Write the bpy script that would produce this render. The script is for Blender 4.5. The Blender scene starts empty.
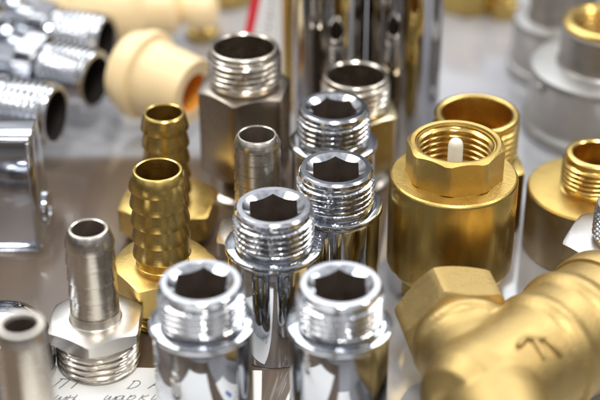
import bpy, bmesh, math, random
from mathutils import Vector, Matrix
random.seed(7)
S = 0.001                       # everything below is written in millimetres
PI = math.pi
scene = bpy.context.scene
C = scene.collection

# ------------------------------------------------------------------ camera
CAM_Z = 240.0
PITCH = math.radians(31.0)
F = 1500.0                      # focal length in photo pixels (photo 600 px wide)
cd = bpy.data.cameras.new('camera')
cam = bpy.data.objects.new('camera', cd)
C.objects.link(cam)
cam.location = (0, 0, CAM_Z*S)
cam.rotation_euler = (PI/2 - PITCH, 0, 0)
cd.sensor_width = 36.0
cd.lens = F/600*36
cd.clip_start = 0.01
cd.clip_end = 50
cd.dof.use_dof = True
cd.dof.focus_distance = 0.397
cd.dof.aperture_fstop = 8.2
cd.dof.aperture_blades = 9
scene.camera = cam

def at(px, py, z=0.0):
    """real position (mm) at height z of what the photo shows at a pixel"""
    u = (px-300)/F; v = (py-200)/F
    cp, sp = math.cos(PITCH), math.sin(PITCH)
    d = Vector((u, cp - v*sp, -sp - v*cp))
    t = (z-CAM_Z)/d.z
    return Vector((d.x*t, d.y*t, z))

# ------------------------------------------------------------------ materials
def nn(nt, typ, **kw):
    n = nt.nodes.new(typ)
    for k, v in kw.items(): setattr(n, k, v)
    return n

def metal(name, col, rough, dark=0.75, stretch=(1, 1, 1), nscale=300, bump=0.1, bscale=1500,
          metallic=1.0, rvar=0.08, spots=0.0, spotcol=(0.2, 0.13, 0.06), grain=0.0):
    m = bpy.data.materials.new(name); m.use_nodes = True
    nt = m.node_tree; b = nt.nodes['Principled BSDF']
    tc = nn(nt, 'ShaderNodeTexCoord')
    mp = nn(nt, 'ShaderNodeMapping'); mp.inputs['Scale'].default_value = stretch
    nt.links.new(tc.outputs['Object'], mp.inputs['Vector'])
    n1 = nn(nt, 'ShaderNodeTexNoise'); n1.inputs['Scale'].default_value = nscale; n1.inputs['Detail'].default_value = 3
    nt.links.new(tc.outputs['Object'], n1.inputs['Vector'])
    n2 = nn(nt, 'ShaderNodeTexNoise'); n2.inputs['Scale'].default_value = bscale; n2.inputs['Detail'].default_value = 1
    nt.links.new(mp.outputs['Vector'], n2.inputs['Vector'])
    r = nn(nt, 'ShaderNodeMapRange'); r.inputs['From Min'].default_value = .2; r.inputs['From Max'].default_value = .8
    r.inputs['To Min'].default_value = max(.01, rough-rvar); r.inputs['To Max'].default_value = rough+rvar
    nt.links.new(n1.outputs['Fac'], r.inputs['Value']); nt.links.new(r.outputs['Result'], b.inputs['Roughness'])
    mx = nn(nt, 'ShaderNodeMix', data_type='RGBA')
    mx.inputs['A'].default_value = (col[0]*dark, col[1]*dark, col[2]*dark, 1)
    mx.inputs['B'].default_value = (*col, 1)
    if grain:
        n3 = nn(nt, 'ShaderNodeTexNoise'); n3.inputs['Scale'].default_value = grain; n3.inputs['Detail'].default_value = 2
        nt.links.new(tc.outputs['Object'], n3.inputs['Vector'])
        ad = nn(nt, 'ShaderNodeMath', operation='ADD'); nt.links.new(n1.outputs['Fac'], ad.inputs[0]); nt.links.new(n3.outputs['Fac'], ad.inputs[1])
        hf = nn(nt, 'ShaderNodeMath', operation='MULTIPLY'); hf.inputs[1].default_value = .5; nt.links.new(ad.outputs[0], hf.inputs[0])
        src = hf.outputs[0]
    else: src = n1.outputs['Fac']
    r2 = nn(nt, 'ShaderNodeMapRange'); r2.inputs['From Min'].default_value = .2; r2.inputs['From Max'].default_value = .8
    nt.links.new(src, r2.inputs['Value']); nt.links.new(r2.outputs['Result'], mx.inputs['Factor'])
    out = mx.outputs['Result']
    if spots:
        n4 = nn(nt, 'ShaderNodeTexNoise'); n4.inputs['Scale'].default_value = 1900; n4.inputs['Detail'].default_value = 4
        nt.links.new(tc.outputs['Object'], n4.inputs['Vector'])
        r4 = nn(nt, 'ShaderNodeMapRange'); r4.inputs['From Min'].default_value = .66; r4.inputs['From Max'].default_value = .78
        r4.inputs['To Max'].default_value = spots
        nt.links.new(n4.outputs['Fac'], r4.inputs['Value'])
        m4 = nn(nt, 'ShaderNodeMix', data_type='RGBA'); nt.links.new(r4.outputs['Result'], m4.inputs['Factor'])
        nt.links.new(out, m4.inputs['A']); m4.inputs['B'].default_value = (*spotcol, 1); out = m4.outputs['Result']
    nt.links.new(out, b.inputs['Base Color'])
    b.inputs['Metallic'].default_value = metallic
    if bump:
        bp = nn(nt, 'ShaderNodeBump'); bp.inputs['Strength'].default_value = bump; bp.inputs['Distance'].default_value = .0002
        nt.links.new(n2.outputs['Fac'], bp.inputs['Height']); nt.links.new(bp.outputs['Normal'], b.inputs['Normal'])
    return m

def plastic(name, col, rough=.4, var=.9, bump=.05, coat=0, sss=0):
    m = metal(name, col, rough, dark=var, nscale=90, bump=bump, bscale=900, metallic=0, rvar=.05)
    b = m.node_tree.nodes['Principled BSDF']
    if coat: b.inputs['Coat Weight'].default_value = coat; b.inputs['Coat Roughness'].default_value = .1
    if sss:
        b.inputs['Subsurface Weight'].default_value = sss; b.inputs['Subsurface Scale'].default_value = .002
        b.inputs['Subsurface Radius'].default_value = (1, .7, .4)
    return m

TURN = (.003, .003, 1)            # fine lines running round a turned part
CHROME = metal('chrome', (.56, .58, .62), .06, dark=.93, bump=.015, bscale=900, rvar=.045, nscale=140)
CHROMED = metal('reflection-darkened chrome', (.46, .46, .48), .05, dark=.9, bump=.015, bscale=900, rvar=.03, nscale=120)  # chrome with a darkened base colour standing in for dark reflections
CHROMET = metal('chrome thread', (.63, .64, .67), .15, dark=.92, bump=.0, bscale=1200, rvar=.03)
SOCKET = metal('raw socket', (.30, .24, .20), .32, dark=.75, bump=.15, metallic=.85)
DARKB = metal('near-black bore', (.07, .06, .055), .5, dark=.7, bump=.1, metallic=.6)  # near-black colour for the insides of the threaded outlets
NICKEL = metal('turned nickel', (.60, .55, .48), .27, dark=.93, stretch=TURN, bump=.25, bscale=1500, rvar=.03)
NICKELH = metal('nickel hex', (.44, .38, .31), .26, dark=.93, nscale=120, stretch=(1, 1, .05), bump=.05, bscale=1500, rvar=.03)
NICKELW = metal('pale nickel', (.60, .57, .53), .32, dark=.95, nscale=150, bump=.05, bscale=1500, rvar=.03)
NICKELR = metal('polished nickel rim', (.60, .54, .46), .22, dark=.95, bump=.03, bscale=1500, rvar=.03)
BRASS = metal('turned brass', (.68, .475, .15), .26, dark=.94, stretch=TURN, bump=.10, bscale=1500, rvar=.03)
BRASSL = metal('drawn brass', (.62, .43, .13), .28, dark=.93, stretch=(1, 1, .01), nscale=60, bump=.2, bscale=1100, rvar=.03)
BRASSC = metal('blasted brass', (.60, .42, .135), .42, dark=.84, bump=.3, bscale=1500, grain=1600)
BRASSM = metal('matte cast brass', (.49, .35, .14), .48, dark=.88, bump=.4, bscale=1500, grain=1600, rvar=.05)
BRASSH = metal('brass hex', (.64, .45, .145), .32, dark=.88, bump=.12, bscale=1500)
BROWNB = metal('reflection-browned brass', (.40, .31, .19), .40, dark=.85, stretch=TURN, bump=.12, bscale=1500)  # dark reflections on the reducer's side put into its base colour
ALU = metal('cast aluminium', (.43, .40, .37), .36, dark=.85, stretch=(1, 1, .05), bump=.25, bscale=1500, metallic=.85)
ALUW = metal('white coated casting', (.44, .43, .41), .42, dark=.8, bump=.25, bscale=1500, metallic=.8)
CREAM = plastic('cream plastic', (.92, .71, .40), .4, sss=.3)
ORANGE = plastic('orange pipe lining', (.90, .38, .05), .4)
WHITEP = plastic('white plastic', (.72, .70, .60), .35, sss=.4)
PAPER = plastic('white paper', (.80, .79, .76), .7, var=.96, bump=.15)
CARD = plastic('white card', (.86, .86, .88), .5, var=.96)
REDP = plastic('red print', (.75, .03, .06), .5)
BLUEP = plastic('blue print', (.05, .14, .42), .5)
INK = plastic('dark ink', (.05, .05, .07), .6)
GREYINK = plastic('grey print', (.35, .36, .40), .6)

def table_surface(name, c1, c2, rough, coat, scale=22):
    m = bpy.data.materials.new(name); m.use_nodes = True
    nt = m.node_tree; b = nt.nodes['Principled BSDF']
    tc = nn(nt, 'ShaderNodeTexCoord')
    mp = nn(nt, 'ShaderNodeMapping'); mp.inputs['Scale'].default_value = (1, .35, 1); mp.inputs['Rotation'].default_value = (0, 0, .5)
    nt.links.new(tc.outputs['Object'], mp.inputs['Vector'])
    n = nn(nt, 'ShaderNodeTexNoise'); n.inputs['Scale'].default_value = scale; n.inputs['Detail'].default_value = 7
    nt.links.new(mp.outputs['Vector'], n.inputs['Vector'])
    mx = nn(nt, 'ShaderNodeMix', data_type='RGBA'); mx.inputs['A'].default_value = (*c1, 1); mx.inputs['B'].default_value = (*c2, 1)
    r = nn(nt, 'ShaderNodeMapRange'); r.inputs['From Min'].default_value = .35; r.inputs['From Max'].default_value = .65
    nt.links.new(n.outputs['Fac'], r.inputs['Value']); nt.links.new(r.outputs['Result'], mx.inputs['Factor'])
    nt.links.new(mx.outputs['Result'], b.inputs['Base Color'])
    b.inputs['Roughness'].default_value = rough
    b.inputs['Coat Weight'].default_value = coat; b.inputs['Coat Roughness'].default_value = .05; b.inputs['Coat IOR'].default_value = 1.85
    n2 = nn(nt, 'ShaderNodeTexNoise'); n2.inputs['Scale'].default_value = 500
    nt.links.new(tc.outputs['Object'], n2.inputs['Vector'])
    bp = nn(nt, 'ShaderNodeBump'); bp.inputs['Strength'].default_value = .05; bp.inputs['Distance'].default_value = .0005
    nt.links.new(n2.outputs['Fac'], bp.inputs['Height']); nt.links.new(bp.outputs['Normal'], b.inputs['Normal'])
    return m
TABLE = table_surface('glossy grey laminate', (.29, .29, .305), (.36, .36, .38), .2, 1.0)
BROWNT = table_surface('mottled brown', (.075, .05, .033), (.15, .105, .068), .32, .5, 30)

# ------------------------------------------------------------------ mesh helpers
class MB:
    """collects rings of points (mm) into one mesh"""
    def __init__(self): self.v = []; self.f = []; self.m = []; self.M = Matrix.Identity(4); self.mi = 0
    def add(self, pts):
        i = len(self.v); self.v += [self.M @ Vector(p) for p in pts]; return i
    def loft(self, rings, cap0=False, cap1=False, mi=None):
        if mi is None: mi = self.mi
        n = len(rings[0]); st = [self.add(r) for r in rings]
        for a, b in zip(st, st[1:]):
            for k in range(n):
                k2 = (k+1) % n
                self.f.append((a+k, a+k2, b+k2, b+k)); self.m.append(mi)
        if cap0: self.f.append(tuple(st[0]+k for k in reversed(range(n)))); self.m.append(mi)
        if cap1: self.f.append(tuple(st[-1]+k for k in range(n))); self.m.append(mi)
    def box(self, a, b, mi=None):
        (x0, y0, z0), (x1, y1, z1) = a, b
        self.loft([[(x0, y0, z0), (x1, y0, z0), (x1, y1, z0), (x0, y1, z0)], [(x0, y0, z1), (x1, y0, z1), (x1, y1, z1), (x0, y1, z1)]], True, True, mi)
    def build(self, name, mats, parent=None, angle=35, bevel=0):
        me = bpy.data.meshes.new(name)
        me.from_pydata([tuple(p*S) for p in self.v], [], self.f)
        if not isinstance(mats, (list, tuple)): mats = [mats]
        for m in mats: me.materials.append(m)
        for p, k in zip(me.polygons, self.m): p.material_index = min(k, len(mats)-1); p.use_smooth = True
        bm = bmesh.new(); bm.from_mesh(me)
        bmesh.ops.remove_doubles(bm, verts=bm.verts, dist=1e-6)
        bmesh.ops.recalc_face_normals(bm, faces=bm.faces)
        if bevel:
            es = [e for e in bm.edges if len(e.link_faces) == 2 and e.calc_face_angle(0) > .5]
            bmesh.ops.bevel(bm, geom=es, offset=bevel*S, segments=3, profile=.5, affect='EDGES')
            for p in bm.faces: p.smooth = True
        bm.to_mesh(me); bm.free()
        me.set_sharp_from_angle(angle=math.radians(angle))
        o = bpy.data.objects.new(name, me); C.objects.link(o)
        if parent: o.parent = parent
        return o

N = 96
def circ(r, z, n=N): return [(r*math.cos(2*PI*k/n), r*math.sin(2*PI*k/n), z) for k in range(n)]
def polyr(t, af, k=6, rot=0.0):
    """radius of a k-sided nut, across-flats af, in direction t; corner at rot"""
    w = 2*PI/k
    d = ((t-rot) % w) - w/2
    return af/2/math.cos(d)
def nut(z0, z1, af, k=6, rot=0.0, ch=.93, slope=.5, n=N, rc=None, bottom=True, top=True, soft=.985):
    """rings of a nut whose corners are chamfered to a circle at top (and bottom)"""
    rcn = af/2/math.cos(PI/k)
    R0 = af/2*ch if rc is None else rc
    rings = []
    ts = [2*PI*q/n for q in range(n)]
    rp = [min(polyr(t, af, k, rot), rcn*soft) for t in ts]
    def ring(lim, zf): return [(min(r, lim)*math.cos(t), min(r, lim)*math.sin(t), zf(r)) for r, t in zip(rp, ts)]
    over = lambda r: max(0.0, r-R0)*slope
    if bottom: rings += [ring(R0, lambda r: z0), ring(1e9, lambda r: z0+over(r)+.02)]
    else: rings.append(ring(1e9, lambda r: z0))
    if top: rings += [ring(1e9, lambda r: z1-over(r)-.12), ring(1e9, lambda r: z1-over(r)-.02), ring(R0, lambda r: z1)]
    else: rings.append(ring(1e9, lambda r: z1))
    return rings
def thread(z0, z1, R, pitch=1.81, depth=.95, n=N, notch=0, nd=.3, inner=False, per=8, taper=0.0):
    rings = []; m = max(4, int((z1-z0)/pitch*per))
    rnd = random.Random(int(R*100))
    nz = [rnd.uniform(.4, 1) for _ in range(notch+1)]
    for i in range(m+1):
        z = z0+(z1-z0)*i/m; r_ = []
        for q in range(n):
            t = 2*PI*q/n
            ph = ((z-z0)/pitch - t/(2*PI)) % 1.0
            h = max(0, min(1, (1-abs(2*ph-1))*1.6-.25))      # trapezoid crest
            fade = min(1, (z-z0)/(pitch*.7)+.05, (z1-z)/(pitch*.5)+.15)
            h *= max(0, fade)
            r = R-depth+depth*h - taper*(z-z0)
            if notch:
                a = (t*notch/(2*PI)+.12*(z-z0)); w = a % 1.0
                g = max(0, 1-abs(w-.5)*4); g = g*g*(3-2*g)
                r -= nd*g*h*nz[int(a) % notch]
            if inner: r = R+depth-depth*h
            r_.append((r*math.cos(t), r*math.sin(t), z))
        rings.append(r_)
    return rings
def lathe(mb, prof, n=N, mi=None, cap0=False, cap1=False): mb.loft([circ(r, z, n) for r, z in prof], cap0, cap1, mi)
def tri(r0, z0, r1, z1, b=.25):
    return [(r0, z0), (r1, z1)]

def thing(name, label, cat, p=(0, 0, 0), rz=0, group=None, rot=None):
    o = bpy.data.objects.new(name, None); C.objects.link(o); o.empty_display_size = .005
    o.location = Vector(p)*S; o.rotation_euler = rot if rot else (0, 0, rz)
    o['label'] = label; o['category'] = cat
    if group: o['group'] = group
    return o
def copy_tree(o, label, p, rz):
    c = o.copy(); C.objects.link(c); c.location = Vector(p)*S; c.rotation_euler = (0, 0, rz); c['label'] = label
    for ch in o.children:
        d = ch.copy(); C.objects.link(d); d.parent = c
        for g in ch.children:
            e = g.copy(); C.objects.link(e); e.parent = d
    return c
def ground(px, py, z):
    p = at(px, py, z); return (p.x, p.y, 0)

# ------------------------------------------------------------------ setting
mb = MB(); mb.box((-1100, -500, -30), (1100, 1500, 0)); tb = mb.build('table_top', TABLE, bevel=2); tb['kind'] = 'structure'
# mottled brown sheet on the table's left, colour fading to grey at its far edge
a = at(-60, 152); b_ = at(398, 158)
nt = BROWNT.node_tree; b0_ = nt.nodes['Principled BSDF']; src = b0_.inputs['Base Color'].links[0].from_socket
tcx = nn(nt, 'ShaderNodeTexCoord'); sp = nn(nt, 'ShaderNodeSeparateXYZ'); nt.links.new(tcx.outputs['Object'], sp.inputs[0])
fd = nn(nt, 'ShaderNodeMapRange', interpolation_type='SMOOTHSTEP'); fd.inputs['From Min'].default_value = (a.y-9)*S; fd.inputs['From Max'].default_value = (a.y+2)*S
nt.links.new(sp.outputs['Y'], fd.inputs['Value']); mm = nn(nt, 'ShaderNodeMix', data_type='RGBA'); nt.links.new(fd.outputs['Result'], mm.inputs['Factor'])
nt.links.new(src, mm.inputs['A']); mm.inputs['B'].default_value = (.30, .295, .30, 1); nt.links.new(mm.outputs['Result'], b0_.inputs['Base Color'])
mb = MB(); e_ = at(372, 300); e2 = at(340, 400)
mb.loft([[(-420, 150, z), (e2.x-4, 150, z), (e2.x, e2.y, z), (e_.x, e_.y, z), (b_.x, b_.y, z), (-420, a.y, z)] for z in (.05, .2)], True, True)
bs = mb.build('table_surface', BROWNT, bevel=.04); bs['kind'] = 'structure'

# ------------------------------------------------------------------ chrome extension fittings
def make_extension(label):
    t = thing('chrome_extension', label, 'pipe fitting', group='chrome hexagon-socket extension fittings')
    NN = 300
    # barrel
    mb = MB(); lathe(mb, [(10.6, 0), (11.3, .0), (11.85, .5), (11.9, 1), (11.9, 29.4), (11.6, 30.0), (9.6, 30.1)], NN)
    mb.build('barrel', CHROME, t)
    mb = MB(); lathe(mb, [(9.4, 30.15), (12.3, 30.15), (12.6, 30.4), (12.7, 30.7), (12.7, 31.4), (12.55, 31.75), (12.2, 31.95), (9.6, 32.0)], NN)
    mb.build('collar', CHROME, t)
    # threaded end and socket
    mb = MB()
    lathe(mb, [(11.0, 31.8), (9.7, 32.05), (9.35, 32.3), (9.35, 32.6)], NN)
    tr = thread(32.6, 41.3, 10.5, 1.68, 1.15, NN, notch=34, nd=.12, per=12)
    mb.loft([circ(9.35, 32.6, NN)]+tr)
    lathe_top = [(9.5, 41.3), (9.9, 41.45), (9.9, 42.35), (9.4, 42.93), (9.3, 43.0), (8.0, 43.0), (7.85, 42.88)]
    mb.loft([tr[-1]]+[circ(r, z, NN) for r, z in lathe_top])
    R0 = 7.85; af = 12.1
    cone = []
    ks = [0, .5, 1]
    for s in ks:
        ring = []
        for q in range(NN):
            th = 2*PI*q/NN; rh = min(polyr(th, af, 6, PI/2), 6.95)
            r = R0+(rh-R0)*s; z = 42.88-(R0-r)*.62
            ring.append((r*math.cos(th), r*math.sin(th), z))
        cone.append(ring)
    mb.loft(cone)
    wall = [cone[-1]] + [[(x, y, zz) for x, y, _ in cone[-1]] for zz in (40, 32)]
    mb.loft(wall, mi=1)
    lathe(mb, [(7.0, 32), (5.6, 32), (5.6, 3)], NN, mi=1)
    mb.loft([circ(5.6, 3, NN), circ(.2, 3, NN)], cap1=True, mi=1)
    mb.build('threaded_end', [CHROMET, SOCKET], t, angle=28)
    return t
H = 43
spots = [
    ((336, 167), .0, 'sharp chrome socket fitting directly left of the big brass check valve'),
    ((273.5, 205.5), .04, 'chrome socket fitting in the middle, just above the two blurred front ones'),
    ((333.7, 106), .28, 'rearmost chrome socket fitting, in front of the nickel nipple with brassy hexagon'),
    ((200.5, 281), -.06, 'blurred chrome socket fitting at the front, beside the short nickel hose barb'),
    ((340.5, 283), .03, 'blurred chrome socket fitting at the front, beside the matte brass strainer'),
]
ext = make_extension(spots[0][2])
ext.location = Vector(ground(*spots[0][0], H))*S; ext.rotation_euler = (0, 0, spots[0][1])
for (p, r, l) in spots[1:]: copy_tree(ext, l, ground(*p, H), r)

# ------------------------------------------------------------------ hose barbs
def barb_rings(z0, z1, Rtop, Rmax, Rmin, Rbore, nb, neck, n=N, top=True):
    """outer profile from z0 up to the mouth then down the bore"""
    pr = [(neck+.6, z0), (neck, z0+.5)]
    zb = z0+neck*.45
    L = (z1-zb)/nb
    pr += [(neck, zb)]
    for i in range(nb):
        a = zb+i*L; b = a+L
        rb = Rmax; rt = Rmin if i < nb-1 else Rtop
        pr += [(rb-.34, a), (rb, a+.38), (rb-.02, a+.8), (rt+(rb-rt)*.62, a+L*.5), (rt, b)]
    pr[-1] = (Rtop, z1-.5)
    pr += [(Rtop-.35, z1-.1), (Rtop-.6, z1), (Rbore+.45, z1), (Rbore+.1, z1-.2), (Rbore, z1-.6), (Rbore, z0-6)]
    return pr
def make_barb(name, label, p, rz, H, hexz, hexh, af, Rtop, Rmax, Rmin, Rb, nb, neck, Rth, mats, group, k=6, ztop=.5):
    t = thing(name, label, 'hose barb', p, rz, group)
    MBar, MH, MT, MIn = mats
    mb = MB(); pr = barb_rings(hexz-.3, H, Rtop, Rmax, Rmin, Rb, nb, neck)
    lathe(mb, pr[:-2]); lathe(mb, pr[-3:], mi=1); mb.loft([circ(Rb, hexz-6.3), circ(.1, hexz-6.3)], mi=1, cap1=True)
    mb.build('barbed_tube', [MBar, MIn], t, angle=25)
    mb = MB(); rings = nut(hexz-hexh, hexz, af, k, 0, ch=.985, slope=ztop)
    mb.loft([circ(Rth-1, hexz-hexh)]+rings+[circ(neck-.5, hexz)])
    mb.build('hex_flange', MH, t)
    mb = MB(); lathe(mb, [(Rth-2.5, 0), (Rth-1.4, 0), (Rth-.9, .6)])
    mb.loft([circ(Rth-.9, .6)]+thread(.6, hexz-hexh-.8, Rth, 1.81 if Rth > 9 else 1.34, .95)+[circ(Rth-1.3, hexz-hexh+.1)])
    mb.build('thread', MT, t, angle=40)
    return t
BORB = metal('brass bore', (.46, .33, .12), .3, dark=.85, stretch=TURN, bump=.2)
bm_ = (BRASS, BRASSH, BRASS, BORB)
make_barb('brass_hose_barb', 'tall brass ribbed hose barb with dark bore, nearer and wider of the two brass ones', ground(157.5, 169, 47), .15, 47, 18.5, 10, 25.5,
          6.7, 7.85, 6.6, 5.5, 5, 6.9, 10.3, bm_, 'brass hose barbs')
make_barb('brass_hose_barb', 'slimmer brass ribbed hose barb standing behind the nearer and wider brass one', ground(164, 112, 41), .35, 41, 12.5, 9, 27,
          6.0, 6.95, 5.85, 5.0, 5, 6.1, 10.3, bm_, 'brass hose barbs')
nm_ = (NICKEL, NICKELW, NICKELR, SOCKET)
make_barb('nickel_hose_barb', 'short nickel hose barb with hexagon and thread standing on the handwritten paper', ground(88, 228, 42), .5, 42, 15, 4.6, 22.8,
          5.3, 6.35, 5.95, 4.0, 5, 6.6, 11.0, nm_, 'nickel hose barbs')
make_barb('nickel_hose_barb', 'grey nickel hose barb between the brass barbs and the chrome socket fittings', ground(257, 134, 44), .42, 44, 13, 6, 22.5,
          5.6, 6.5, 6.25, 4.7, 8, 6.6, 10.3, (NICKEL, NICKELH, NICKELR, SOCKET), 'nickel hose barbs')
# blurred one at the front corner
t = thing('steel_tube_fitting', 'blurred nickel tube with a small hole, nearest thing at the lower left corner', 'tube fitting', ground(20, 324, 50), 0)
mb = MB(); lathe(mb, [(6.6, 0), (6.9, .6), (6.9, 12), (6.2, 13), (5.9, 30), (5.6, 46), (5.5, 49.2), (5.1, 50), (4.1, 50), (3.7, 49.4)])
lathe(mb, [(3.7, 49.4), (3.7, 20)], mi=1); mb.loft([circ(3.7, 20), circ(.1, 20)], mi=1, cap1=True)
mb.build('tube', [NICKEL, SOCKET], t, angle=30)
mb = MB(); mb.loft([circ(6.5, 2)]+nut(2, 9, 17, 6, .3)+[circ(6.5, 9)]); mb.build('nut', NICKELW, t)

# ------------------------------------------------------------------ nickel nipples with hexagon
def make_nipple(label, p, rz, H, zt, zb, af, R, bore, mats, group, Rbot):
    t = thing('threaded_nipple', label, 'pipe fitting', p, rz, group)
    MTh, MHx, MIn = mats
    mb = MB(); lathe(mb, [(Rbot-2, 0), (Rbot-.5, 0), (Rbot, .5), (Rbot, 2.2), (Rbot-.5, 2.6), (Rbot-1.2, 3), (Rbot-1.2, zb+.1)]); mb.build('foot', NICKELR, t)
    mb = MB(); mb.loft([circ(R-1.5, zb)]+nut(zb, zt, af, 6, 0, ch=.96, slope=.55)+[circ(R-1.5, zt)])
    mb.build('hexagon', MHx, t)
    mb = MB(); tr = thread(zt+1.0, H-1.5, R, 1.81, .95)
    mb.loft([circ(R-1.0, zt-.2)]+tr)
    mb.loft([tr[-1]]+[circ(r, z) for r, z in [(R-.6, H-1.3), (R-.55, H-.7), (R-.9, H-.15), (R-1.2, H), (bore+.5, H), (bore, H-.5)]])
    lathe(mb, [(bore, H-.5), (bore, H-22), (bore-2, H-22), (bore-2, 4)], mi=1); mb.loft([circ(bore-2, 4), circ(.1, 4)], mi=1, cap1=True)
    mb.build('threaded_end', [MTh, MIn], t, angle=40)
    return t
BOREN = metal('nickel bore', (.58, .52, .45), .25, dark=.8, stretch=TURN, bump=.3, bscale=1500)
make_nipple('nickel nipple with tall dark hexagon and open threaded mouth, behind the hose barbs', ground(244, 46, 50), .32, 50, 38, 9.5, 25.5, 11.0, 8.9,
            (NICKELR, NICKELH, BOREN), 'nickel threaded nipples', 12.3)
make_nipple('nickel nipple with brassy hexagon, standing in front of the tall chrome tubes', ground(356, 74, 38), .62, 38, 27, 8, 24, 10.6, 8.6,
            (NICKELR, metal('brass-reflection nickel', (.66, .54, .34), .24, dark=.85, bump=.12), BOREN), 'nickel threaded nipples', 11)  # tone of reflected brass put into the hexagon's base colour

# ------------------------------------------------------------------ big brass check valve
t = thing('brass_check_valve', 'big brass spring check valve with white plastic stem showing in its threaded mouth', 'check valve', ground(456, 141, 48), 0)
mb = MB(); mb.loft([circ(9, 0)]+nut(0, 11, 25, 8, .2, ch=.97)+[circ(11, 11)]); mb.build('lower_collar', BRASSC, t)
mb = MB(); lathe(mb, [(10, 8.6), (14.5, 8.6), (16.6, 9.4), (17.3, 10.6), (17.4, 11.6), (17.4, 37.0), (17.1, 37.6), (16.9, 37.75)])
mb.build('body', BRASSL, t)
mb = MB(); lathe(mb, [(16.95, 37.72), (16.6, 38.0), (12, 38.25), (10, 38.3)]); mb.build('body_top', BRASSC, t)
mb = MB()
k8 = nut(37.6, 48, 25.0, 8, PI/8+.16, ch=.955, slope=.7, n=192, soft=.975)
mb.loft([circ(11, 37.6, 192)]+k8+[circ(11.25, 48, 192), circ(10.9, 47.85, 192), circ(10.6, 47.2, 192)])
mb.loft([circ(10.6, 47.2, 192)]+list(reversed(thread(30, 47.2, 9.5, 1.81, .95, 192, inner=True, per=10)))+[circ(9.4, 30, 192)], mi=1)
mb.build('threaded_mouth', [BRASSC, BRASS], t, angle=30)
mb = MB(); lathe(mb, [(9.9, 33), (6.5, 33), (6.5, 30), (2, 30)], mi=0); mb.build('spring_seat', BRASS, t)
mb = MB(); lathe(mb, [(2.1, 26), (2.0, 46.8), (1.8, 47.7), (1.35, 48.3), (.6, 48.6), (.05, 48.65)], 48); mb.build('stem', WHITEP, t)

# ------------------------------------------------------------------ brass fitting behind it
t = thing('brass_union', 'wide smooth-mouthed brass union with threaded outside, behind the big check valve', 'pipe fitting', ground(477, 112, 37), .3)
mb = MB(); mb.loft([circ(10, 0)]+nut(0, 21, 27.5, 6, .35, ch=.97)+[circ(11, 21)]); mb.build('hexagon', BRASSH, t)
mb = MB(); tr = thread(22, 34.8, 12.6, 1.81, .95)
mb.loft([circ(11.6, 20.8)]+tr+[circ(r, z) for r, z in [(12.0, 35.0), (12.3, 35.3), (12.5, 36.2), (12.2, 36.8), (11.8, 37), (10.9, 37), (10.4, 36.7), (10.2, 36), (10.1, 22), (7, 22), (7, 2)]])
mb.build('threaded_end', BRASS, t, angle=40)

# ------------------------------------------------------------------ right: brass reducer with wide shoulder
t = thing('brass_reducer', 'wide round brass reducer with reflection-darkened side and small threaded neck, at the right edge', 'reducer', ground(594, 187, 20), 0)
mb = MB(); lathe(mb, [(15, 0), (18.6, 0), (19.2, .5), (19.3, 1.2), (19.3, 18.6), (19.1, 19.3)], 144); mb.build('side_wall', BROWNB, t)
mb = MB(); lathe(mb, [(19.12, 19.28), (18.7, 19.85), (18.2, 20), (9, 20.2)], 144); mb.build('shoulder', BRASSC, t)
mb = MB(); mb.M = Matrix.Translation((0, 0, -7)); tr = thread(27.9, 36.8, 9.8, 1.5, .85)
mb.loft([circ(10.4, 27.0), circ(9.0, 27.5)]+tr+[circ(r, z) for r, z in [(9.2, 37), (9.3, 37.6), (9.0, 38.2), (8.6, 38.4), (7.4, 38.4), (7.0, 38), (7.0, 26), (5, 26), (5, 9)]])
mb.build('threaded_neck', BRASS, t, angle=40)

# silver one at the edge
t = thing('steel_hex_nipple', 'silver nipple with flat white-silver hexagon and chrome thread, cut off by the right edge', 'pipe fitting', ground(625, 239, 24), .0)
mb = MB(); mb.loft([circ(8, 17)]+nut(17.5, 24, 29.5, 6, .05, ch=.985, slope=.4)+[circ(8, 24)]); mb.build('hexagon', NICKELW, t)
mb = MB(); tr = thread(24.6, 33.4, 9.0, 1.34, .8, 144, notch=34, nd=.3)
mb.loft([circ(8, 23.9, 144)]+tr+[circ(r, z, 144) for r, z in [(8.5, 33.6), (8.6, 34.2), (8.2, 34.8), (6.6, 34.8), (6.2, 34.4), (6.2, 18)]]); mb.build('threaded_end', CHROMET, t, angle=40)
mb = MB(); lathe(mb, [(8, 0), (9.2, 0), (9.8, .6)]); mb.loft([circ(9.8, .6)]+thread(.6, 16.6, 10.4)+[circ(9, 17.6)]); mb.build('lower_thread', NICKELR, t, angle=40)

# ------------------------------------------------------------------ matte brass strainer (one casting, remeshed so that the tubes flow together)
ZA = 17.5
run0 = at(449, 309, ZA); j = at(492, 404, ZA); run1 = j + (j-run0).normalized()*80
bdir = (at(597, 318, ZA)-at(455, 412, ZA)).normalized()
b0 = at(482, 394, ZA)
root = thing('brass_strainer', 'matte sand-blasted brass Y strainer lying at the lower right corner', 'strainer', (b0.x, b0.y, 0), 0)
O = Vector((b0.x, b0.y, 0))
def axis(p, d, roll=0):
    d = d.normalized(); q = d.to_track_quat('Z', 'Y')
    return Matrix.Translation(p-O) @ q.to_matrix().to_4x4() @ Matrix.Rotation(roll, 4, 'Z')
rd = (run1-run0).normalized()
core = MB()
core.M = axis(run0, rd)
core.loft([circ(r, z, 64) for r, z in [(12.2, 10), (12.6, 13.4), (13.4, 14.4), (13.6, 15.6), (13.3, 16.8), (12.3, 18), (12.0, 21), (12.4, 28), (13.2, 36), (12.8, 46), (11.8, 56), (11.8, 90)]], True, True)
core.M = axis(b0, bdir)
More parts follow.
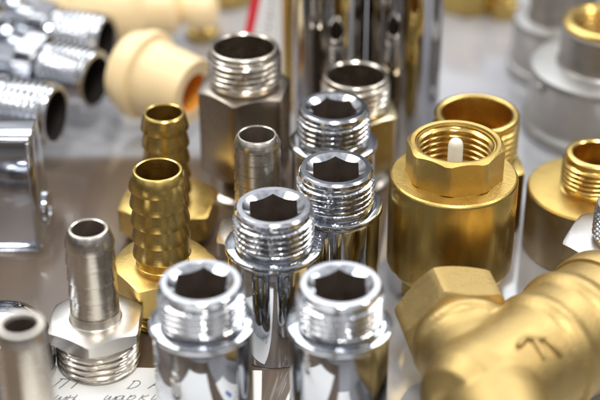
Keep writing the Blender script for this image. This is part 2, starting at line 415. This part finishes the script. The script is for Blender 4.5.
core.loft([circ(r, z, 64) for r, z in [(6, -12), (11, -10), (13.6, -6), (14.4, 0), (14.6, 20), (15.6, 21.4), (16.0, 22.6), (15.9, 24), (15.5, 25.5), (15.5, 31.5), (16.6, 33.2), (16.9, 35), (16.3, 37), (15.5, 38), (15.5, 46)]], True, True)
co = core.build('body', BRASSM, root)
md = co.modifiers.new('r', 'REMESH'); md.mode = 'VOXEL'; md.voxel_size = .0006; md.use_smooth_shade = True
ms = co.modifiers.new('s', 'SMOOTH'); ms.iterations = 4; ms.factor = .5
dg = bpy.context.evaluated_depsgraph_get(); ev = co.evaluated_get(dg)
nm = bpy.data.meshes.new_from_object(ev); co.modifiers.clear(); co.data = nm
for p in nm.polygons: p.use_smooth = True
mb = MB(); mb.M = axis(run0, rd, PI/6+.35)
mb.loft([circ(8.6, 9), circ(8.6, 0), circ(11.2, 0)]+nut(0, 13.4, 26.4, 6, 0, ch=.97, slope=.6)+[circ(11.5, 13.6)])
mb.build('hexagon_end', BRASSM, root, bevel=0)
mb = MB(); mb.M = axis(b0, bdir, .3)
lathe(mb, [(13, 45), (16.2, 45.2), (16.6, 45.8), (16.6, 50), (16.2, 51), (13, 51.5)], 96)
mb.loft([circ(10, 51)]+nut(51, 55, 22, 6, 0, ch=.97)+[circ(.1, 55)])
mb.build('screw_cap', BRASSM, root)
# raised emblem on the barrel, drawn along its surface
def emblem():
    mb = MB()
    A = axis(b0, bdir)
    up = Vector((0, 0, 1)); side = bdir.cross(up).normalized()     # to the right, towards the camera
    view = Vector((0, -.55, .83))
    v = (view - bdir*view.dot(bdir)).normalized(); s = bdir.cross(v).normalized()
    strokes = [((-6.2, -.9), (-3.2, 2.4), 1), ((-3.6, 2.1), (2.6, 2.6), 1), ((-1.0, 1.8), (1.0, -3.0), 1), ((2.2, 2.5), (6.6, -1.0), 1)]
    cen = 10.5
    def P(a, c, h):
        ang = c/14.6
        return (b0-O) + bdir*(cen+a*.86-0) + (v*math.cos(ang+.1) + s*math.sin(ang+.1))*(14.95+h)
    for (x0, y0), (x1, y1), w in strokes:
        # stroke in photo axes: turn by the barrel's slant
        ca, sa = math.cos(.62), math.sin(.62)
        q0 = (x0*ca+y0*sa, -(-x0*sa+y0*ca)); q1 = (x1*ca+y1*sa, -(-x1*sa+y1*ca))
        rings = []
        dx, dy = q1[0]-q0[0], q1[1]-q0[1]; L = math.hypot(dx, dy); nx, ny = -dy/L*1.05, dx/L*1.05
        for i in range(9):
            f = i/8; e = .8+.2*math.sin(PI*f)
            cx, cy = q0[0]+dx*f, q0[1]+dy*f
            rings.append([P(cx-nx*e*1.1, cy-ny*e*1.1, -.7), P(cx-nx*e*.55, cy-ny*e*.55, .5*e), P(cx, cy, .72*e), P(cx+nx*e*.55, cy+ny*e*.55, .5*e), P(cx+nx*e*1.1, cy+ny*e*1.1, -.7)])
        mb.loft(rings, True, True)
    return mb
em = emblem().build('emblem', BRASSM, root, angle=80)

# ------------------------------------------------------------------ tall chrome tubes behind
def make_tall(label, p, R, rz, Hh):
    t = thing('tall_chrome_tube', label, 'chrome tube', p, rz, 'tall chrome extension tubes')
    mb = MB(); lathe(mb, [(R-1, 0), (R-.4, 0), (R, .5), (R, Hh-12), (R-.4, Hh-11.5), (R-2, Hh-11.4)], 144); mb.build('barrel', CHROMED, t)
    mb = MB(); mb.loft([circ(R-2.4, Hh-11.6)]+thread(Hh-11, Hh-1, R-1.4)+[circ(R-2.6, Hh), circ(R-4, Hh), circ(R-4.2, Hh-12)]); mb.build('threaded_end', CHROMET, t, angle=40)
    return t
make_tall('left one of the two tall chrome tubes running out of the picture top', (9.4, 438, 0), 11.6, 0, 122)
make_tall('right one of the two tall chrome tubes running out of the picture top', (33.3, 438, 0), 12.1, 0, 128)
t = thing('brass_rod', 'thin upright brass tube squeezed between the white card and the tall chrome tubes', 'brass tube', ground(289, 108, 0), 0)
mb = MB(); lathe(mb, [(1.6, 0), (2.0, .4), (2.0, 100), (1.6, 100.4), (.9, 100.4)], 32); mb.build('tube', BRASS, t)
mb = MB(); lathe(mb, [(1.9, 0), (3.4, 0), (3.6, .5), (3.6, 3), (3.2, 3.6), (1.9, 3.7)], 32); mb.build('foot_ring', BRASS, t)

# white card with a red edge
c0 = at(266, 98, 0)
t = thing('price_card', 'white card with a red left edge leaning behind the tall-hexagon nipple', 'card', (c0.x, c0.y, 0), -.05)
def card_piece(x0, x1, xt0, xt1, y, th):
    mb = MB(); Hc = 62
    mb.loft([[(x0, y, 0), (x1, y, 0), (x1, y+th, 0), (x0, y+th, 0)], [(xt0, y+6, Hc), (xt1, y+6, Hc), (xt1, y+6+th, Hc), (xt0, y+6+th, Hc)]], True, True)
    return mb
card_piece(-9.0, 6.4, 3.6, 9.5, 0, .5).build('card_sheet', CARD, t)
card_piece(-12.2, -9.02, .4, 3.58, 0, .52).build('red_edge', REDP, t)
mb = MB()
for i in range(22):
    z = 14+i*1.9; x = -2.2+z*.11+random.uniform(-.2, .2)
    mb.M = Matrix.Translation((x, z*6/62-.12, z)); mb.box((0, 0, 0), (random.uniform(.5, 1.2), .08, 1.1))
mb.M = Matrix.Identity(4); mb.build('printed_line', GREYINK, t)

# ------------------------------------------------------------------ cast fittings at the upper right
t = thing('aluminium_coupling', 'big pale cast coupling with a brass ring mouth at the upper right edge', 'coupling', ground(611, 20, 39), 0)
mb = MB(); lathe(mb, [(24, 0), (26.0, .4), (26.5, 1.6), (26.2, 3), (25.4, 3.8), (24.8, 4.4), (24.5, 5)], 128); mb.build('base_rim', ALUW, t)
mb = MB(); lathe(mb, [(24.5, 4.9), (24.4, 20.4), (24.5, 20.6)], 128); mb.build('wall', ALU, t)
mb = MB(); lathe(mb, [(24.3, 20.5), (24.9, 20.7), (25.0, 21.6), (24.5, 22.9), (23.2, 23.4), (15, 24.0)], 128); mb.build('shoulder', ALUW, t)
mb = MB(); lathe(mb, [(16.6, 23.7), (15.8, 24.6), (15.6, 36.6), (15.3, 37)], 96); mb.build('neck', ALU, t)
mb = MB(); lathe(mb, [(15.2, 36.9), (15.5, 37.4), (15.4, 38.5), (14.8, 39), (12.6, 39), (12.0, 38.4)], 96)
mb.loft([circ(12.0, 38.4)]+list(reversed(thread(20, 38.2, 10.9, 2, .9, inner=True)))+[circ(.1, 20)]); mb.build('brass_insert', BRASS, t, angle=40)
mb = MB(); mb.M = Matrix.Translation((-22.6, -9.8, 19)); mb.loft([[(r*math.cos(a_)*1, r*math.sin(a_), z) for a_ in [2*PI*q/24 for q in range(24)]] for r, z in [(.1, -2), (1.4, -1.4), (1.9, 0), (1.4, 1.4), (.1, 2)]]); mb.build('lug', ALUW, t)

t = thing('aluminium_coupling', 'smaller pale cast coupling half hidden behind the big one with the brass ring', 'coupling', ground(557, 70, 0), 0)
mb = MB(); lathe(mb, [(16, 0), (17.6, .4), (18.2, 1.8), (17.8, 3.6), (16.9, 4)], 96); mb.build('base_rim', ALUW, t)
mb = MB(); lathe(mb, [(16.9, 3.9), (16.9, 17.4), (17.0, 17.6)], 96); mb.build('wall', ALU, t)
mb = MB(); lathe(mb, [(16.7, 17.5), (17.2, 17.7), (17.3, 19), (16.6, 20.4), (12, 21)], 96); mb.build('shoulder', ALUW, t)
mb = MB(); lathe(mb, [(12.6, 20.8), (11.8, 22), (11.6, 40), (11, 41), (9, 41), (8.6, 30), (.1, 30)], 96); mb.build('neck', ALU, t)

# blurred brass at the top edge
def brass_small(label, px, py, R, H_, rz):
    t = thing('brass_bushing', label, 'brass bushing', ground(px, py, 0), rz, 'small brass bushings in the background')
    mb = MB(); mb.loft([circ(R*.7, 0)]+nut(0, H_*.45, R*1.9, 6, .2)+[circ(R*.7, H_*.45)]); mb.build('hexagon', BRASSH, t)
    mb = MB(); mb.loft([circ(R*.75, H_*.44)]+thread(H_*.5, H_*.93, R*.82, 1.8, .9)+[circ(R*.78, H_), circ(R*.55, H_), circ(R*.55, H_*.3), circ(.1, H_*.3)]); mb.build('threaded_end', BRASS, t, angle=40)
brass_small('blurred brass bushing at the top edge, mirrored as a golden streak in the table', 468, 6, 11.5, 26, .1)
brass_small('blurred brass bushing just right of the streaked one at the top edge', 503, 16, 5.5, 16, .6)
brass_small('blurred brass bushing at the top edge behind the pale cream fittings', 224, -3, 13.5, 15, .5)
brass_small('blurred brass bushing behind the white card and the tall-hexagon nipple', 203, 36, 6, 9, .9)

# ------------------------------------------------------------------ cream plastic fittings
def tube_between(mb, p0, p1, prof, n=64, mi=0, cap0=True, cap1=True):
    d = p1-p0; L = d.length; q = d.normalized().to_track_quat('Z', 'Y')
    mb.M = Matrix.Translation(p0) @ q.to_matrix().to_4x4()
    mb.loft([circ(r, z*L, n) for r, z in prof], cap0, cap1, mi)
    mb.M = Matrix.Identity(4)
p0 = at(134, 70, 20); p1 = at(194, 93, 18)
t = thing('cream_plastic_fitting', 'cream plastic pipe fitting with orange-lined bore, behind the slimmer brass hose barb', 'plastic fitting', (p0.x, p0.y, 0), 0, 'cream plastic fittings')
o_ = Vector((p0.x, p0.y, 0)); q0, q1 = p0-o_, p1-o_
mb = MB(); tube_between(mb, q0, q1, [(9, -.12), (12.6, -.1), (13.4, -.04), (13.6, .08), (14.0, .10), (15.0, .12), (15.2, .15), (15.2, .24), (14.9, .27), (12.9, .30), (12.4, .36)]); mb.build('collar', CREAM, t, bevel=0)
mb = MB(); tube_between(mb, q0, q1, [(12.8, .3), (12.3, .45), (11.6, .97), (11.2, 1.0), (6.8, 1.0), (6.6, .99)], cap0=False, cap1=False); mb.build('spigot', CREAM, t)
mb = MB(); tube_between(mb, q0, q1, [(6.6, .992), (6.5, .3), (.1, .3)], cap0=False); mb.build('bore_lining', ORANGE, t)
pa = at(14, 6, 16); pb = at(182, 9, 16)
t = thing('cream_plastic_fitting', 'cream plastic pipe fitting lying across the top edge with a rounded knob end', 'plastic fitting', (pa.x, pa.y, 0), 0, 'cream plastic fittings')
o_ = Vector((pa.x, pa.y, 0)); q0, q1 = pa-o_, pb-o_
mb = MB(); tube_between(mb, q0, q1, [(8, .2), (10.5, .24), (11, .34), (13.6, .38), (14.2, .42), (14.2, .70), (13.6, .74), (10, .80), (9.4, .96), (7, .99)]); mb.build('body', CREAM, t)
mb = MB(); tube_between(mb, q0, q1, [(4.5, .98), (5.5, 1.02), (7.2, 1.06), (7.6, 1.12), (6.6, 1.18), (4, 1.21), (.1, 1.22)]); mb.build('knob', CREAM, t)
p0 = at(222, 118, 8); p1 = at(186, 112, 8)

# ------------------------------------------------------------------ chrome thing: three threaded outlets at the left
def outlet(label, e, back_px, R, L, roll, H_):
    """tube lying with its mouth at pixel e (height H_), running back to the left"""
    m = at(*e, H_); k = at(*back_px, H_)
    d = (m-k).normalized(); base = m-d*L
    t = thing('chrome_angle_fitting', label, 'pipe fitting', (base.x, base.y, 0), 0, 'chrome angle fittings lying at the left')
    o_ = Vector((base.x, base.y, 0)); q = d.to_track_quat('Z', 'Y').to_matrix().to_4x4()
    M = Matrix.Translation(Vector((0, 0, H_))) @ q
    mb = MB(); mb.M = M
    tr = thread(L-17, L-1.2, R, 2.2, 1.15)
    mb.loft([circ(R-.9, L-17.6)]+tr+[circ(r, z) for r, z in [(R-.5, L-1.0), (R-.4, L-.5), (R-.8, L), (R-2.3, L)]])
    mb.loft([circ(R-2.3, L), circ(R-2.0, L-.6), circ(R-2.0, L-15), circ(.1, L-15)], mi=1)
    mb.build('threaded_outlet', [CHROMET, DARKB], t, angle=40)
    mb = MB(); mb.M = M @ Matrix.Rotation(roll, 4, 'Z')
    mb.loft([circ(R-1, L-27)]+nut(L-26.5, L-19, 2*R*1.02, 6, 0, ch=.97)+[circ(R-1, L-18.9)])
    mb.build('nut', CHROMED, t)
    mb = MB(); mb.M = M
    lathe(mb, [(R-2, L-17.3), (R-1.5, L-18), (R-1.2, L-30), (R+.5, L-34), (R+1.2, L-40), (R+.4, L-48), (R-4, L-53), (.1, L-55)]); mb.build('elbow_body', CHROME, t)
    mb = MB(); mb.M = Matrix.Translation((d.x*(L-41), d.y*(L-41), H_))
    lathe(mb, [(R-1.5, 2), (R-1.6, 12), (R-3.5, 13.5), (R-3.5, 17), (.1, 17.5)]); mb.build('stem_housing', CHROME, t)
    return t
outlet('chrome threaded outlet nearest of the three, pointing right above the chrome block', (56, 116), (0, 108), 10.4, 55, .35, 21)
outlet('middle one of the three chrome threaded outlets pointing right, with a wide open mouth', (96, 81), (18, 64), 10.6, 55, .15, 18)
outlet('rearmost chrome threaded outlet, partly hidden by the middle one, next to the cream fitting', (106, 43), (26, 32), 10.6, 55, .1, 16)
t = thing('chrome_valve_body', 'upright chrome valve body cut off by the upper left corner', 'valve', ground(2, 40, 0), 0)
mb = MB(); lathe(mb, [(9, 0), (9.6, 1), (9.6, 18), (7, 20), (7, 30)]); mb.build('body', CHROME, t)
mb = MB(); mb.loft([circ(6, 30)]+nut(30, 38, 17, 6, .3)+[circ(6, 38)]); mb.build('nut', NICKELR, t)
mb = MB(); lathe(mb, [(5, 37.5), (5.2, 60), (4, 61)]); mb.build('stem', BRASS, t)

# chrome wedge block at the left
g = at(43, 250, 0)
t = thing('chrome_block', 'square chrome block with slanted side and recessed front, at the left edge', 'chrome bracket', (g.x, g.y, 0), 0)
mb = MB()
def prof(x): return [(x, .2, 0), (x, 20, 0), (x-.001, 11.5, 38), (x, 1.6, 38), (x, .4, 34), (x, -.5, 29), (x, -1.0, 22), (x, -1.0, 15), (x, -.6, 8), (x, -.1, 3)]
mb.loft([prof(-62), prof(0)], True, True); mb.build('block_body', CHROME, t, bevel=.7, angle=50)
mb = MB()   # raised rim round the recessed front, and a curved web
for a, b in (((-60, -1.9, .2), (-.6, .6, 1.3)), ((-60, -1.2, 36.6), (-.6, 1.4, 37.7)), ((-1.7, -1.9, 1.3), (-.6, .4, 36.6))): mb.box(a, b)
mb.build('front_rim', CHROME, t, bevel=.3)
mb = MB(); mb.M = Matrix.Translation((-26, -.1, 22)) @ Matrix.Rotation(PI/2, 4, 'X')
lathe(mb, [(13.2, 0), (13.4, 1.8), (12.6, 2.6), (11.6, 2.7), (9, 1.8), (6, 1.2), (3, 1.6), (.1, 2)]); mb.build('round_boss', CHROME, t)
mb = MB(); mb.M = Matrix.Translation((-.2, 9.5, 9)) @ Matrix.Rotation(PI/2, 4, 'Y')
lathe(mb, [(5.2, 0), (5.2, 1.2), (4.6, 1.7), (2.5, 1.7), (2.3, .9), (.1, .9)], 48); mb.build('screw', CHROME, t)

# chrome domed cap in front of it
t = thing('chrome_dome', 'round chrome dome behind the blurred tube at the lower left', 'chrome dome', ground(-2, 322, 16), 0)
mb = MB(); lathe(mb, [(12.6, 0), (13.3, .5), (13.3, 9), (13.1, 11), (12.4, 13.4), (10.6, 15.6), (8, 17.3), (5, 18.4), (2, 18.9), (.05, 19)]); mb.build('dome', CHROME, t)
mb = MB(); lathe(mb, [(13.2, 3), (13.7, 3.3), (13.7, 5), (13.2, 5.3)]); mb.build('ring', CHROME, t)

# ------------------------------------------------------------------ papers with handwriting
def textmesh(s, size, loc, mat, parent, shear=.35, off=.0, name='handwriting', rz=0):
    cu = bpy.data.curves.new('t', 'FONT'); cu.body = s; cu.size = size*S; cu.shear = shear; cu.offset = off*S; cu.extrude = .00002; cu.space_character = 1.1
    o = bpy.data.objects.new('t', cu); C.objects.link(o)
    dg = bpy.context.evaluated_depsgraph_get(); dg.update()
    me = bpy.data.meshes.new_from_object(o.evaluated_get(dg)); bpy.data.objects.remove(o)
    me.materials.clear(); me.materials.append(mat)
    r = bpy.data.objects.new(name, me); C.objects.link(r); r.parent = parent; r.location = Vector(loc)*S; r.rotation_euler = (0, 0, rz)
    return r
P = [at(49, 366, .25), at(262, 371, .25)]
o_ = at(150, 400, .25)
t = thing('handwritten_note', 'white paper with slanted handwriting under the short nickel barb and front chrome fitting', 'paper', (o_.x, o_.y, .25), 0)
def sheet(name, pts, mat, parent, th=.12, z=0):
    mb = MB(); mb.loft([[(x, y, z) for x, y in pts], [(x, y, z+th) for x, y in pts]], True, True); return mb.build(name, mat, parent)
l, r_ = P[0]-o_, P[1]-o_
sheet('sheet', [(l.x-1.5, l.y-118), (r_.x+1, r_.y-118), (r_.x, r_.y), (l.x, l.y)], PAPER, t)
GL = {'P': [[(0, 0), (.25, 1)], [(.1, .95), (.75, 1)], [(.75, 1), (.5, 0)]], 'T': [[(.4, 0), (.6, .95)], [(.2, .98), (1, 1)]],
      'D': [[(.05, 0), (.2, .95)], [(0, .98), (.45, 1), (.75, .75), (.7, .3), (.35, 0), (-.05, .02)]], 'A': [[(0, 0), (.5, 1), (.62, 0)], [(.2, .4), (.6, .42)]],
      'w': [[(.1, .6), (0, .1), (.2, 0), (.4, .55), (.35, .1), (.55, 0), (.8, .6), (.75, 0)]], 'h': [[(.05, .6), (0, 0)], [(0, .3), (.4, .35)], [(.5, .62), (.4, 0), (.6, .1)]],
      '.': [[(.1, 0), (.16, .06)]], 'a': [[(.5, .5), (.25, .6), (.02, .3), (.15, 0), (.4, .2), (.52, .58), (.48, 0), (.65, .1)]],
      'r': [[(.1, .6), (-.1, -.4)], [(.08, .4), (.35, .62), (.5, .4), (.3, .05), (.05, .1)]], 'u': [[(.1, .6), (0, .1), (.2, 0), (.45, .6), (.42, 0), (.6, .12)]], 'k': [[(.1, .62), (0, 0)], [(.5, .6), (.05, .3), (.5, 0)]],
      ' ': [], '1': [[(0, .7), (.3, 1), (.2, 0)]], '2': [[(0, .8), (.3, 1), (.5, .75), (0, 0), (.5, .05)]], '0': [[(.25, 1), (0, .6), (.1, 0), (.4, .05), (.5, .6), (.25, 1)]], '/': [[(0, -.1), (.4, 1.1)]]}
def script(txt, loc, size, wid, parent, slant=.35, step=.82):
    """pen strokes as thin raised ribbons"""
    mb = MB(); x = 0
    for ch in txt:
        for st in GL[ch]:
            pts = [Vector(((x+px_+py_*slant)*size, py_*size*random.uniform(.93, 1.05), 0)) for px_, py_ in st]
            q = [pts[0]]
            for a0, a1 in zip(pts, pts[1:]):
                for f_ in (.34, .67, 1): q.append(a0.lerp(a1, f_))
            q2 = [q[0]]+[(q[i-1]+q[i]*2+q[i+1])/4 for i in range(1, len(q)-1)]+[q[-1]]
            rings = []
            for i, c in enumerate(q2):
                d = (q2[min(i+1, len(q2)-1)]-q2[max(i-1, 0)]).normalized(); nrm = Vector((-d.y, d.x, 0))*wid*random.uniform(.8, 1.15)
                rings.append([c-nrm, c-nrm+Vector((0, 0, .05)), c+nrm+Vector((0, 0, .05)), c+nrm])
            mb.loft(rings, True, True)
        x += step*random.uniform(.9, 1.1)
    o = mb.build('handwriting', INK, parent); o.location = Vector(loc)*S; return o
def on(px, py): v_ = at(px, py, .3)-o_; return (v_.x, v_.y, .13)
script('PT', on(51, 389), 4.1, .11, t)
script('D A', on(127, 389), 3.3, .11, t)
script('wh. warku', on(53, 401), 3.7, .11, t)
script('20 1/2', on(60, 418), 4.1, .11, t)
script('wak', on(140, 418), 4.1, .11, t)
script('DA 20', on(185, 405), 4.1, .11, t)
script('wark', on(190, 420), 4.1, .11, t)
o_ = at(338, 420, .25)
t = thing('price_label', 'small white label with blue print in front of the right front chrome fitting', 'label', (o_.x, o_.y, .25), .12)
sheet('sheet', [(-9.5, -62), (11, -62), (11, 5), (-9.5, 5)], PAPER, t)
sheet('blue_mark', [(-3.5, -36), (.5, -36), (.5, -24), (-3.5, -24)], BLUEP, t, .04, .13)
script('PT 20', (-8, -12, .13), 4, .16, t, step=.8)
script('waku', (-8, -19, .13), 4, .16, t, step=.8)

# ------------------------------------------------------------------ light
w = bpy.data.worlds.new('World'); scene.world = w; w.use_nodes = True
nt = w.node_tree; bg = nt.nodes['Background']
tc = nn(nt, 'ShaderNodeTexCoord'); sx = nn(nt, 'ShaderNodeSeparateXYZ'); nt.links.new(tc.outputs['Generated'], sx.inputs[0])
cr = nn(nt, 'ShaderNodeValToRGB'); el = cr.color_ramp.elements
el[0].position = 0.0; el[0].color = (.07, .06, .055, 1)
el[1].position = 1.0; el[1].color = (.62, .64, .68, 1)
for p, c in ((.12, (.10, .09, .08, 1)), (.3, (.30, .30, .31, 1)), (.55, (.75, .76, .79, 1))):
    e = el.new(p); e.color = c
nt.links.new(sx.outputs['Z'], cr.inputs['Fac'])
nz = nn(nt, 'ShaderNodeTexNoise'); nz.inputs['Scale'].default_value = 3.2; nz.inputs['Detail'].default_value = 2
nt.links.new(tc.outputs['Generated'], nz.inputs['Vector'])
mr = nn(nt, 'ShaderNodeMapRange'); mr.inputs['From Min'].default_value = .42; mr.inputs['From Max'].default_value = .58
mr.inputs['To Min'].default_value = .4; mr.inputs['To Max'].default_value = 1.35
nt.links.new(nz.outputs['Fac'], mr.inputs['Value'])
mxw = nn(nt, 'ShaderNodeVectorMath', operation='SCALE')
nt.links.new(cr.outputs['Color'], mxw.inputs[0]); nt.links.new(mr.outputs['Result'], mxw.inputs['Scale'])
nt.links.new(mxw.outputs[0], bg.inputs['Color']); bg.inputs['Strength'].default_value = 1.1

def area(name, loc, target, size, power, col=(1, 1, 1), size_y=None):
    l = bpy.data.lights.new(name, 'AREA'); l.energy = power; l.color = col
    l.shape = 'RECTANGLE' if size_y else 'DISK'; l.size = size
    if size_y: l.size_y = size_y
    o = bpy.data.objects.new(name, l); C.objects.link(o); o.location = loc
    o.rotation_euler = (Vector(target)-Vector(loc)).to_track_quat('-Z', 'Y').to_euler(); return o
T = (0, .4, 0)
area('ceiling_lamp', (.06, -.55, 1.6), T, .40, 19, (1, .98, .95))
area('ceiling_lamp', (-1.0, .7, 1.5), T, .9, 15, (1, .98, .95))
area('ceiling_lamp', (.95, 1.3, 1.5), T, .9, 15, (.95, .98, 1))
area('ceiling_lamp', (1.3, .1, 1.3), T, .35, 8, (1, .95, .88))
area('ceiling_lamp', (-.3, 2.3, 2.2), T, 2.2, 30, (.92, .96, 1), 1.2)

scene.view_settings.view_transform = 'Standard'
scene.view_settings.look = 'None'
scene.view_settings.gamma = 1
scene.view_settings.exposure = 0
scene.render.engine = 'CYCLES'
scene.cycles.max_bounces = 10; scene.cycles.glossy_bounces = 8
